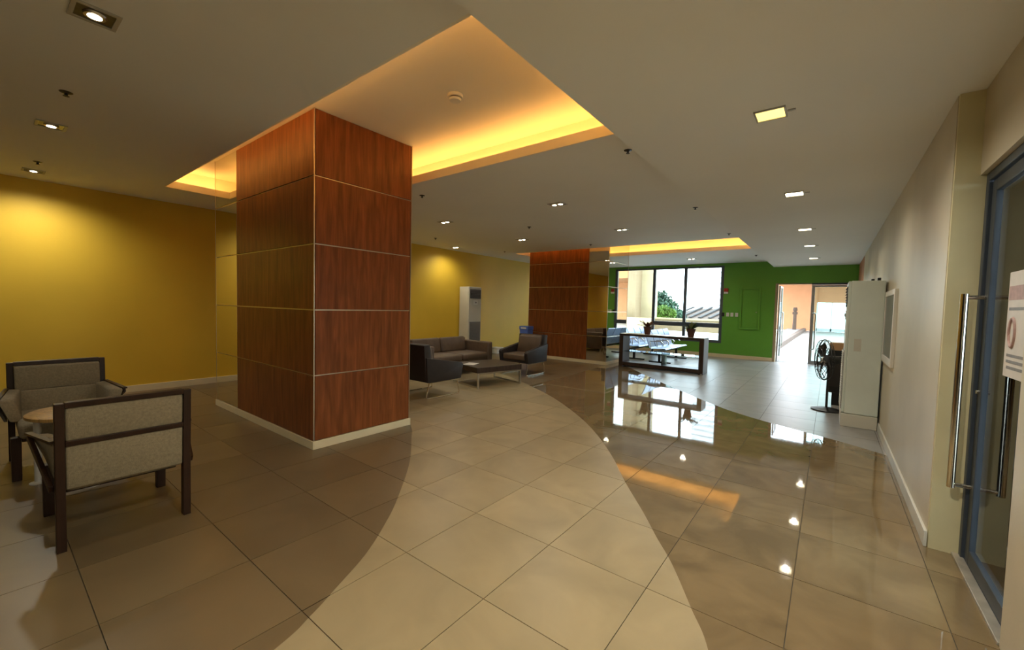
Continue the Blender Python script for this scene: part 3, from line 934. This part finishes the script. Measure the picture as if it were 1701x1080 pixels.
MB().box(-0.102, 0.102, -0.142, 0.142, 0.006, 0.008).build('cover', M['paper'], mg)

# ------------------------------------------------------------------ air conditioners
def make_ac(name, label, loc, rz, h, body, kick):
    """front faces local +x, width along y"""
    t = thing(name, label, 'air conditioner', loc, rz)
    d, w = 0.36, 0.26
    MB().box(-d / 2, d / 2 - 0.03, -w, w, 0.17, h).build('body', M[body], t, bevel=0.008)
    MB().box(-d / 2 - 0.0, d / 2 + 0.004, -w - 0.012, w + 0.012, 0, 0.165).build('base', M[kick], t, bevel=0.006)
    MB().box(d / 2 - 0.03, d / 2, -w + 0.004, w - 0.004, 0.18, h - 0.006).build('front_panel', M[body], t, bevel=0.008)
    ov = MB().box(d / 2, d / 2 + 0.006, -w + 0.05, w - 0.03, h - 0.33, h - 0.07).build('air_outlet', M['darkvent'], t)
    for k in range(7):
        z = h - 0.315 + k * 0.037
        MB().hexa([(d / 2 + 0.004, -w + 0.055, z), (d / 2 + 0.02, -w + 0.055, z - 0.01), (d / 2 + 0.02, w - 0.035, z - 0.01), (d / 2 + 0.004, w - 0.035, z),
                   (d / 2 + 0.004, -w + 0.055, z + 0.005), (d / 2 + 0.02, -w + 0.055, z - 0.005), (d / 2 + 0.02, w - 0.035, z - 0.005), (d / 2 + 0.004, w - 0.035, z + 0.005)]).build('slat', M['acgrey'], ov)
    MB().box(d / 2, d / 2 + 0.008, -0.08, 0.10, h - 0.50, h - 0.38).build('control_panel', M['white'], t, bevel=0.002)
    MB().cyl((d / 2 + 0.006, 0.02, h - 0.44), (d / 2 + 0.018, 0.02, h - 0.44), 0.022).build('control_knob', M['acgrey'], t, smooth=40)
    gr = MB().box(d / 2, d / 2 + 0.006, -w + 0.045, w - 0.03, 0.22, 0.98).build('intake_grille', M['acgrey'], t)
    for k in range(24):
        z = 0.235 + k * 0.031
        MB().box(d / 2 + 0.005, d / 2 + 0.018, -w + 0.05, w - 0.035, z, z + 0.013).build('slat', M['acgrey'] if body == 'acwhite' else M['white'], gr)
    return t
make_ac('standing_air_conditioner', 'cream floor-standing air conditioner against the mustard wall behind the sofa', (-8.13, 8.60, 0), 0, 1.96, 'acwhite', 'acwhite')
ac2 = make_ac('standing_air_conditioner', 'tall grey-white floor-standing air conditioner seen from its side by the beige wall', (0.35, 7.11, 0), PI, 1.88, 'sagewhite', 'acwhite')
MB().box(0.02, 0.09, 0.2605, 0.262, 0.98, 1.14).build('side_plate', M['acwhite'], ac2)
MB().cyl((-0.06, 0.15, 1.88), (-0.06, 0.15, 1.905), 0.016).build('pipe_cap', M['black'], ac2, smooth=40)
MB().cyl((-0.12, 0.15, 1.88), (-0.12, 0.15, 1.92), 0.018).build('pipe_cap', M['black'], ac2, smooth=40)

# ------------------------------------------------------------------ floor fan, black bin and carton
t = thing('floor_fan', 'black pedestal fan standing behind the tall air conditioner', 'fan', (0.02, 7.78, 0), math.radians(197))
MB().lathe([(0.19, 0.0), (0.19, 0.015), (0.12, 0.035), (0.04, 0.05)], n=32).build('base', M['black'], t, smooth=40)
MB().cyl((0, 0, 0.04), (0, 0, 0.70), 0.016, n=14).build('pole', M['black'], t, smooth=40)
MB().cyl((-0.12, 0, 0.76), (0.04, 0, 0.76), 0.055, 0.065, n=20).build('motor', M['black'], t, smooth=40)
MB().lathe([(0.03, 0.66), (0.035, 0.72)], n=14).build('neck', M['black'], t, smooth=40)
gd = MB()
cz = 0.76
R_ = 0.30
for x, r in ((0.06, R_), (0.02, R_ * 0.98), (0.10, R_ * 0.98), (0.125, R_ * 0.6), (0.13, R_ * 0.3), (-0.005, R_ * 0.6)):
    gd.tube([(x, r * math.cos(2 * PI * k / 36), cz + r * math.sin(2 * PI * k / 36)) for k in range(36)], 0.004 if r < 0.295 else 0.009, 6, True)
gd.build('guard_ring', M['black'], t, smooth=50)
sp = MB()
for k in range(20):
    c, s_ = math.cos(2 * PI * k / 20), math.sin(2 * PI * k / 20)
    sp.tube([(0.133, 0.04 * c, cz + 0.04 * s_), (0.125, R_ * 0.6 * c, cz + R_ * 0.6 * s_), (0.10, R_ * 0.98 * c, cz + R_ * 0.98 * s_), (0.06, R_ * c, cz + R_ * s_), (0.02, R_ * 0.98 * c, cz + R_ * 0.98 * s_), (-0.005, R_ * 0.6 * c, cz + R_ * 0.6 * s_), (-0.02, 0.06 * c, cz + 0.06 * s_)], 0.0028, 5)
sp.build('guard_wires', M['black'], t, smooth=50)
for k in range(3):
    a0 = 2 * PI * k / 3
    vs = []
    for r, tw, hw in ((0.05, 0.025, 0.25), (0.12, 0.03, 0.42), (0.2, 0.028, 0.46), (0.265, 0.018, 0.36)):
        for sgn in (-1, 1):
            an = a0 + sgn * hw
            vs.append((0.065 + sgn * tw, r * math.cos(an), cz + r * math.sin(an)))
    vs2 = [(x + 0.003, y, z) for x, y, z in vs]
    fs = [(i * 2, i * 2 + 1, i * 2 + 3, i * 2 + 2) for i in range(3)]
    fs2 = [tuple(j + 8 for j in reversed(f)) for f in fs]
    edge = [0, 1, 3, 5, 7, 6, 4, 2]
    fe = [(edge[i], edge[(i + 1) % 8], edge[(i + 1) % 8] + 8, edge[i] + 8) for i in range(8)]
    MB().add(vs + vs2, fs + fs2 + fe).build('blade', M['black'], t, smooth=40)
MB().cyl((0.03, 0, cz), (0.10, 0, cz), 0.045, 0.03, n=16).build('hub', M['white'], t, smooth=40)
t = thing('black_cabinet', 'narrow black speaker cabinet standing behind the fan', 'cabinet', (0.20, 8.42, 0))
MB().box(-0.19, 0.19, -0.14, 0.14, 0.20, 0.875).build('body', M['black'], t, bevel=0.008)
MB().box(-0.12, 0.12, -0.12, 0.12, 0, 0.20).build('plinth', M['black'], t)
MB().box(-0.17, 0.17, -0.146, -0.14, 0.3, 0.74).build('front_grille', M['darkvent'], t)
MB().box(-0.17, 0.17, -0.145, -0.14, 0.78, 0.785).build('trim_line', M['steel'], t)
t = thing('cardboard_box', 'small brown cardboard box on top of the black cabinet', 'box', (0.20, 8.42, 0.876))
MB().box(-0.18, 0.18, -0.13, 0.13, 0, 0.115).build('carton', M['card'], t, bevel=0.003)
MB().box(-0.182, 0.182, -0.02, 0.02, 0.115, 0.117).build('tape', M['paper'], t)

# ------------------------------------------------------------------ framed hose cabinet on right wall
t = thing('hose_cabinet', 'white framed glass fronted fire hose cabinet on the beige wall', 'cabinet', (XR, 6.28, 0.90))
a, hh = 0.46, 0.83
f = MB().box(-0.03, 0, -a, -a + 0.06, 0, hh).box(-0.03, 0, a - 0.06, a, 0, hh).box(-0.03, 0, -a + 0.06, a - 0.06, 0, 0.08).box(-0.03, 0, -a + 0.06, a - 0.06, hh - 0.06, hh)
f.build('frame', M['white'], t, bevel=0.003)
MB().box(-0.006, -0.001, -a + 0.06, a - 0.06, 0.08, hh - 0.06).build('back_plate', M['sagewhite'], t)
MB().tube([(-0.012, -0.12 + 0.11 * math.cos(2 * PI * k / 28), 0.42 + 0.11 * math.sin(2 * PI * k / 28)) for k in range(28)], 0.010, 8, True).build('hose_reel', M['acgrey'], t, smooth=40)
MB().cyl((-0.018, -0.2, 0.30), (-0.006, -0.2, 0.30), 0.022).build('valve', M['black'], t, smooth=40)
MB().box(-0.02, -0.006, -a + 0.1, a - 0.1, 0.09, 0.115).build('name_strip', M['whitemetal'], t)
MB().box(-0.024, -0.021, -a + 0.055, a - 0.055, 0.075, hh - 0.055).build('pane', M['glass'], t)

# ------------------------------------------------------------------ things on green wall
t = thing('access_panel', 'green painted access panel set in the green wall', 'panel', (-1.93, YF, 0.92))
a, hh = 0.27, 1.26
f = MB().box(-a, -a + 0.05, -0.045, 0, 0, hh).box(a - 0.05, a, -0.045, 0, 0, hh).box(-a + 0.05, a - 0.05, -0.045, 0, 0, 0.05).box(-a + 0.05, a - 0.05, -0.045, 0, hh - 0.05, hh)
f.build('frame', M['green'], t, bevel=0.003)
MB().box(-a + 0.055, a - 0.055, -0.012, 0, 0.055, hh - 0.055).build('door', M['green'], t, bevel=0.002)
MB().cyl((a - 0.1, -0.024, 0.52), (a - 0.1, -0.012, 0.52), 0.016).build('knob', M['steel'], t, smooth=40)
t = thing('fire_alarm', 'small red fire alarm with white strobe high on the green wall', 'alarm', (-2.60, YF, 2.02))
MB().box(-0.06, 0.06, -0.05, 0, 0.04, 0.15).build('horn', M['red'], t, bevel=0.008)
MB().box(-0.06, 0.06, -0.045, 0, -0.02, 0.04).build('strobe', M['white'], t, bevel=0.006)
sl = ['black switch plate nearest the window on the green wall', 'white switch plate beside the black one on the green wall', 'middle white switch plate on the green wall', 'white switch plate nearest the access panel on the green wall']
for k, x in enumerate((-2.66, -2.53, -2.41, -2.28)):
    t = thing('wall_switch', sl[k], 'switch', (x, YF, 1.29), 0, 'switches on the green wall')
    MB().box(-0.04, 0.04, -0.01, 0, 0, 0.12).build('plate', M['black' if k == 0 else 'white'], t, bevel=0.002)
    MB().box(-0.018, 0.018, -0.016, -0.01, 0.03, 0.09).build('rocker', M['black' if k == 0 else 'whitemetal'], t, bevel=0.002)

# ------------------------------------------------------------------ display shelf with plants, seats behind
DSX0, DSX1, DSY0, DSY1 = -4.19, -2.20, 9.92, 10.36
t = thing('display_shelf', 'low open dark wood display shelf with glass shelf before the far window', 'shelf', ((DSX0 + DSX1) / 2, (DSY0 + DSY1) / 2, 0))
w, d = (DSX1 - DSX0) / 2, (DSY1 - DSY0) / 2
MB().box(-w, w, -d, d, 0.775, 0.825).build('top_board', M['espresso'], t, bevel=0.004)
MB().box(-w + 0.01, w - 0.01, -d + 0.01, d - 0.01, 0.825, 0.833).build('top_glass', M['whitemetal'], t)
MB().box(-w, -w + 0.10, -d, d, 0.0, 0.775).build('side_panel', M['espresso'], t, bevel=0.003)
MB().box(w - 0.10, w, -d, d, 0.0, 0.775).build('side_panel', M['espresso'], t, bevel=0.003)
MB().box(-w + 0.10, w - 0.10, -d, d, 0.03, 0.12).build('bottom_board', M['espresso'], t, bevel=0.003)
MB().box(-w + 0.10, w - 0.10, -d + 0.02, d - 0.02, 0.385, 0.397).build('glass_shelf', M['glassgreen'], t)
MB().box(0.06, 0.072, -d + 0.02, d - 0.02, 0.12, 0.385).build('glass_divider', M['glassgreen'], t)
MB().cyl((w - 0.03, -d - 0.03, 0.0), (w - 0.03, -d - 0.03, 0.03), 0.02).build('foot', M['steel'], t, smooth=40)

def potted(label, loc, pot, leafmat, seed, n):
    rnd = random.Random(seed)
    t = thing('potted_plant', label, 'plant', loc, 0, 'potted plants on the display shelf')
    MB().lathe([(0.05, 0), (0.075, 0.13), (0.082, 0.135), (0.082, 0.155), (0.07, 0.155)], n=20).build('pot', M[pot], t, smooth=40)
    t.scale = (1.25, 1.25, 1.25)
    MB().lathe([(0.068, 0.135), (0.06, 0.148)], n=16).build('soil', M['bark'], t)
    for k in range(n):
        an = rnd.uniform(0, 2 * PI)
        ln = rnd.uniform(0.12, 0.22)
        up = rnd.uniform(0.5, 1.25)
        c, s_ = math.cos(an), math.sin(an)
        vs, fs = [], []
        for i in range(5):
            u = i / 4
            r = 0.02 + ln * u * math.cos(up) + 0.03 * u * u
            z = 0.14 + ln * u * math.sin(up) - 0.05 * u * u
            hw = 0.026 * math.sin(PI * min(0.98, 0.12 + u * 0.86)) + 0.002
            for sg, dz in ((-1, 0.004), (0, -0.004), (1, 0.004)):
                vs.append((r * c - sg * hw * s_, r * s_ + sg * hw * c, z + dz))
        for i in range(4):
            for j in range(2):
                fs.append((i * 3 + j, i * 3 + j + 1, i * 3 + j + 4, i * 3 + j + 3))
        MB().add(vs, fs).build('leaf', M[leafmat], t, smooth=60)
    return t
potted('small potted plant with upright reddish leaves, left one on the display shelf', (-3.53, 10.05, 0.834), 'terracotta', 'leafred', 3, 17)
potted('small potted plant with spreading green leaves, right one on the display shelf', (-2.52, 10.05, 0.834), 'terracotta', 'leaf', 5, 18)

def bench(label, x, y0, nseat, mk, group):
    t = thing('waiting_bench', label, 'bench', (x, y0, 0), 0, group)
    W_ = 0.51
    MB().box(-0.03, 0.03, -0.1, nseat * W_ + 0.1, 0.30, 0.36).build('beam', M['black'], t, bevel=0.004)
    for y in (W_ * 0.5, W_ * (nseat - 0.5)):
        lg = MB().box(-0.03, 0.03, y - 0.03, y + 0.03, 0.05, 0.30).box(-0.28, 0.30, y - 0.03, y + 0.03, 0.012, 0.05)
        lg.build('leg', M['black'], t, bevel=0.004)
    for k in range(nseat):
        yc = W_ * (k + 0.5)
        prof = [(0.24, 0.40), (0.20, 0.425), (0.05, 0.41), (-0.14, 0.40), (-0.20, 0.43), (-0.24, 0.55), (-0.28, 0.70), (-0.32, 0.80), (-0.36, 0.88)]
        up = [(a, b) for a, b in prof]
        dn = [(a - 0.012, b - 0.012) for a, b in prof]
        MB().prism(up[:5] + list(reversed(dn[:5])), yc - 0.235, yc + 0.235, 'y').build('seat', M[mk], t, smooth=45)
        MB().prism(up[4:] + list(reversed(dn[4:])), yc - 0.235, yc + 0.235, 'y').build('backrest', M[mk], t, smooth=45)
    for k in range(nseat + 1):
        y = W_ * k
        MB().tube([(-0.15, y, 0.36), (-0.18, y, 0.60), (0.10, y, 0.61), (0.16, y, 0.56)], 0.014).build('armrest', M['chrome'], t, smooth=40)
    return t
bench('steel beam waiting bench behind the right half of the display shelf', -3.60, 11.0, 4, 'seatmetal', 'waiting benches by the window')
bench('steel beam waiting bench behind the left half of the display shelf, beside the mirror', -4.42, 11.3, 4, 'seatmetal', 'waiting benches by the window')

# ------------------------------------------------------------------ blue bin, white box by mustard wall
t = thing('blue_bin', 'blue plastic bin peeping out behind the brown lounge armchair', 'bin', (-6.72, 9.40, 0))
MB().hexa([(-0.11, -0.10, 0), (0.11, -0.10, 0), (0.11, 0.10, 0), (-0.11, 0.10, 0), (-0.14, -0.13, 0.80), (0.14, -0.13, 0.80), (0.14, 0.13, 0.80), (-0.14, 0.13, 0.80)]).build('body', M['blue'], t, bevel=0.01)
MB().box(-0.15, 0.15, -0.14, 0.14, 0.80, 0.90).build('lid', M['blue'], t, bevel=0.012)
MB().box(-0.09, 0.09, -0.143, -0.139, 0.825, 0.87).build('white_stripe', M['white'], t)
t = thing('white_box', 'small white carton on the floor by the mustard wall', 'box', (-8.05, 9.72, 0))
MB().box(-0.15, 0.15, -0.16, 0.16, 0, 0.17).build('carton', M['white'], t, bevel=0.004)
MB().box(-0.152, 0.152, -0.162, 0.162, 0.12, 0.175).build('lid', M['acwhite'], t, bevel=0.004)

# ------------------------------------------------------------------ notice on near door glass
t = thing('door_notice', 'pale printed notice stuck on the near glass door behind the outer handle', 'notice', (0.7115, 3.0, 1.14))
MB().box(-0.0016, 0, -0.14, 0.185, 0.02, 0.54).build('sheet', M['paper'], t)
MB().box(-0.0026, -0.0016, -0.13, 0.175, 0.40, 0.47).build('red_band', M['printred'], t)
for z, y0, y1 in ((0.35, -0.1, 0.16), (0.12, -0.1, 0.15), (0.09, -0.08, 0.15), (0.06, -0.1, 0.14)):
    MB().box(-0.0026, -0.0016, y0, y1, z, z + 0.014).build('print_line', M['printgrey'], t)
MB().tube([(-0.002, 0.09 + 0.04 * math.cos(2 * PI * k / 20), 0.24 + 0.07 * math.sin(2 * PI * k / 20)) for k in range(20)], 0.008, 6, True).build('printed_emblem', M['printred'], t)

# ------------------------------------------------------------------ outside
struct(MB().box(-60, 60, YF + 0.14, 120, -3.2, -3.0).build('ground', M['ground']), 'ground outside beyond the terrace')
tr = struct(MB().box(-1.75, 8.0, YF + 0.14, 42.2, -0.2, -0.012).build('terrace', M['grout']), 'pale paved terrace outside the glass door')
me = MB().box(-0.297, 0.297, -0.297, 0.297, -0.02, 0).mesh('paver', M['paver'])
for i in range(8):
    for j in range(14):
        inst('paver', me, tr, (-1.35 + 0.6 * i, YF + 0.46 + 0.6 * j, 0.0))
MB().box(-1.65, 8.0, YF + 0.16 + 8.4, 42.0, -0.02, -0.002).build('paving', M['paver'], tr)
t = thing('planter_bed', 'raised planter bed with tan kerb along the terrace', 'planter', (-2.6, 28, 0))
MB().box(0.85, 1.08, -11.5, 13.6, -0.2, 0.22).build('kerb', M['kerb'], t, bevel=0.01)
MB().box(-0.15, 0.85, -11.5, 13.6, -0.2, 0.14).build('gravel', M['gravel'], t)
t = thing('standpipe', 'brown standpipe in the planter before the peach wall', 'pipe', (-2.2, 39.5, 0.141))
MB().cyl((0, 0, 0), (0, 0, 1.5), 0.13, 0.11, n=16).build('pipe', M['kerb'], t, smooth=40)
MB().cyl((0, 0, 1.5), (0, 0, 1.75), 0.17, 0.12, n=16).build('cap', M['kerb'], t, smooth=40)
MB().box(-0.17, 0.17, -0.08, 0.08, 1.2, 1.4).build('outlet', M['kerb'], t, bevel=0.02)
t = thing('peach_building', 'peach plastered building with glazed shopfront across the terrace', 'building', (0, 42, 0))
MB().box(-5, -0.9, 0, 0.4, 0, 7).build('wall', M['peach'], t)
MB().box(-5, 10, -6.5, 0, 4.2, 4.5).build('added_canopy', M['peach'], t)  # roof added to dim sky light on the peach wall
MB().box(-0.9, 10, 0.1, 0.5, 2.35, 7).build('wall', M['peach'], t)
MB().box(3.2, 10, 0.1, 0.5, 0, 2.35).build('wall', M['peach'], t)
for k, x in enumerate((-0.9, 0.05, 1.0, 2.1, 3.14)):
    MB().box(x, x + 0.08, 0.1, 0.3, 0, 2.35).build('shopfront_mullion', M['alu'], t)
MB().box(-0.9, 3.2, 0.1, 0.3, 0, 0.25).build('shopfront_plinth', M['alu'], t)
for a, b in ((-0.82, 0.05), (0.13, 1.0), (1.08, 2.1), (2.18, 3.14)):
    MB().box(a, b, 0.18, 0.19, 0.25, 2.35).build('pane', M['glassgreen'], t)
# window view
t = thing('cream_house', 'cream plastered house seen through the left window pane', 'building', (-9, 20, -3))
MB().box(-4, 1.38, -0.2, 1.3, 0, 12).build('wall', M['stucco_tan'], t)
MB().box(1.38, 2.08, 0.6, 0.95, 0, 12).build('side_wall', M['stucco'], t)
MB().box(-4.5, 3.0, -4.0, 2.0, 8.6, 8.9).build('added_eaves', M['roof'], t)  # unseen overhang added to shade the house wall
MB().box(-4, 2.4, -0.9, -0.7, 0, 4.05).build('garden_wall', M['stucco'], t)
t = thing('parapet_wall', 'tan parapet wall outside below the window', 'wall', (-3.5, 20.5, -3))
MB().box(-3.4, 0.6, 0, 0.25, 0, 3.98).build('wall', M['stucco_tan'], t)
MB().box(-3.4, 0.6, -0.05, 0.3, 3.98, 4.06).build('coping', M['stucco'], t)
MB().box(-3.4, 0.6, -2.4, -2.2, 0, 3.55).build('lower_wall', M['tower'], t)
MB().box(0.1, 0.35, -2.5, -2.15, 0, 3.7).build('pier', M['bluegrey'], t)
t = thing('tiled_house', 'house with brown ribbed roof beyond the parapet', 'building', (-6.3, 30, -3))
MB().box(-2.6, 3.0, 0.2, 6, 0, 3.9).build('wall', M['stucco_tan'], t)
MB().hexa([(-3.2, -0.3, 3.9), (3.2, -0.3, 3.9), (3.2, 6.0, 3.9), (-3.2, 6.0, 3.9), (-1.4, 2.6, 4.62), (3.2, 2.6, 4.62), (3.2, 3.0, 4.62), (-1.4, 3.0, 4.62)]).build('roof', M['roof'], t)
for k in range(8):
    x = -2.6 + k * 0.62
    MB().hexa([(x, -0.32, 3.95), (x + 0.16, -0.32, 3.95), (x + 0.16 + 0.75, 2.6, 4.66), (x + 0.75, 2.6, 4.66), (x, -0.32, 4.02), (x + 0.16, -0.32, 4.02), (x + 0.16 + 0.75, 2.6, 4.75), (x + 0.75, 2.6, 4.75)]).build('roof_rib', M['roofrib'], t)
t = thing('white_tower', 'white high-rise tower with many floor bands in the right window pane', 'building', (-14.2, 70, -3))
MB().box(-2.6, 5.0, 0, 10, 0, 26).build('wall', M['tower'], t)
for k in range(24):
    MB().box(-2.62, 5.02, -0.12, 0, 5.2 + k * 0.85, 5.2 + k * 0.85 + 0.25).build('balcony_band', M['towerband'], t)
MB().box(-3.6, 5.0, -3, -2.4, 0, 5.0).build('podium', M['tower'], t)

def tree(name, label, cat, loc, blobs, trunk_h, mk, nleaf, ls, seed):
    rnd = random.Random(seed)
    t = thing(name, label, cat, loc)
    tk = MB().cyl((0, 0, 0), (0.1, 0, trunk_h), 0.22, 0.1, n=10)
    for (x, y, z, r) in blobs:
        tk.cyl((0.1, 0, trunk_h * 0.7), (x, y, z), 0.09, 0.03, n=6)
    tk.build('trunk', M['bark'], t, smooth=50)
    vs, fs = [], []
    tot = sum(b[3] ** 2 for b in blobs)
    for (x, y, z, r) in blobs:
        for k in range(int(nleaf * r * r / tot)):
            v = Vector((rnd.gauss(0, 1), rnd.gauss(0, 1), rnd.gauss(0, 1))).normalized() * r * rnd.uniform(0.55, 1.05)
            c = Vector((x, y, z)) + v
            e = Euler((rnd.uniform(0, 6), rnd.uniform(0, 6), rnd.uniform(0, 6))).to_matrix()
            n = len(vs)
            for q in ((-1, 0, 0), (0, -0.5, 0.1), (1, 0, 0), (0, 0.5, 0.1)):
                vs.append(tuple(c + e @ Vector(q) * ls))
            fs.append((n, n + 1, n + 2, n + 3))
    me = bpy.data.meshes.new('foliage')
    me.from_pydata(vs, [], fs)
    me.materials.append(M[mk])
    o = bpy.data.objects.new('foliage', me)
    COL.objects.link(o)
    o.parent = t
    return t
tree('leafy_tree', 'tall dark green leafy tree beyond the rooftops', 'tree', (-8.85, 27.6, -3), [(-0.9, 0, 5.0, 0.85), (-0.2, 0.3, 4.9, 0.8), (0.45, 0, 4.4, 0.7), (-1.5, 0.5, 5.4, 0.7), (1.0, 0, 3.9, 0.6), (-0.5, 0.3, 4.0, 0.9)], 4.2, 'treeleaf', 5600, 0.12, 11)
tree('garden_bush', 'bright yellow-green bush in front of the tree', 'bush', (-7.95, 25.5, -3), [(-0.65, 0, 4.25, 0.42), (-0.1, 0.1, 4.3, 0.45), (0.35, 0, 4.15, 0.36), (-0.2, 0, 3.8, 0.45)], 3.6, 'bushleaf', 2600, 0.08, 12)
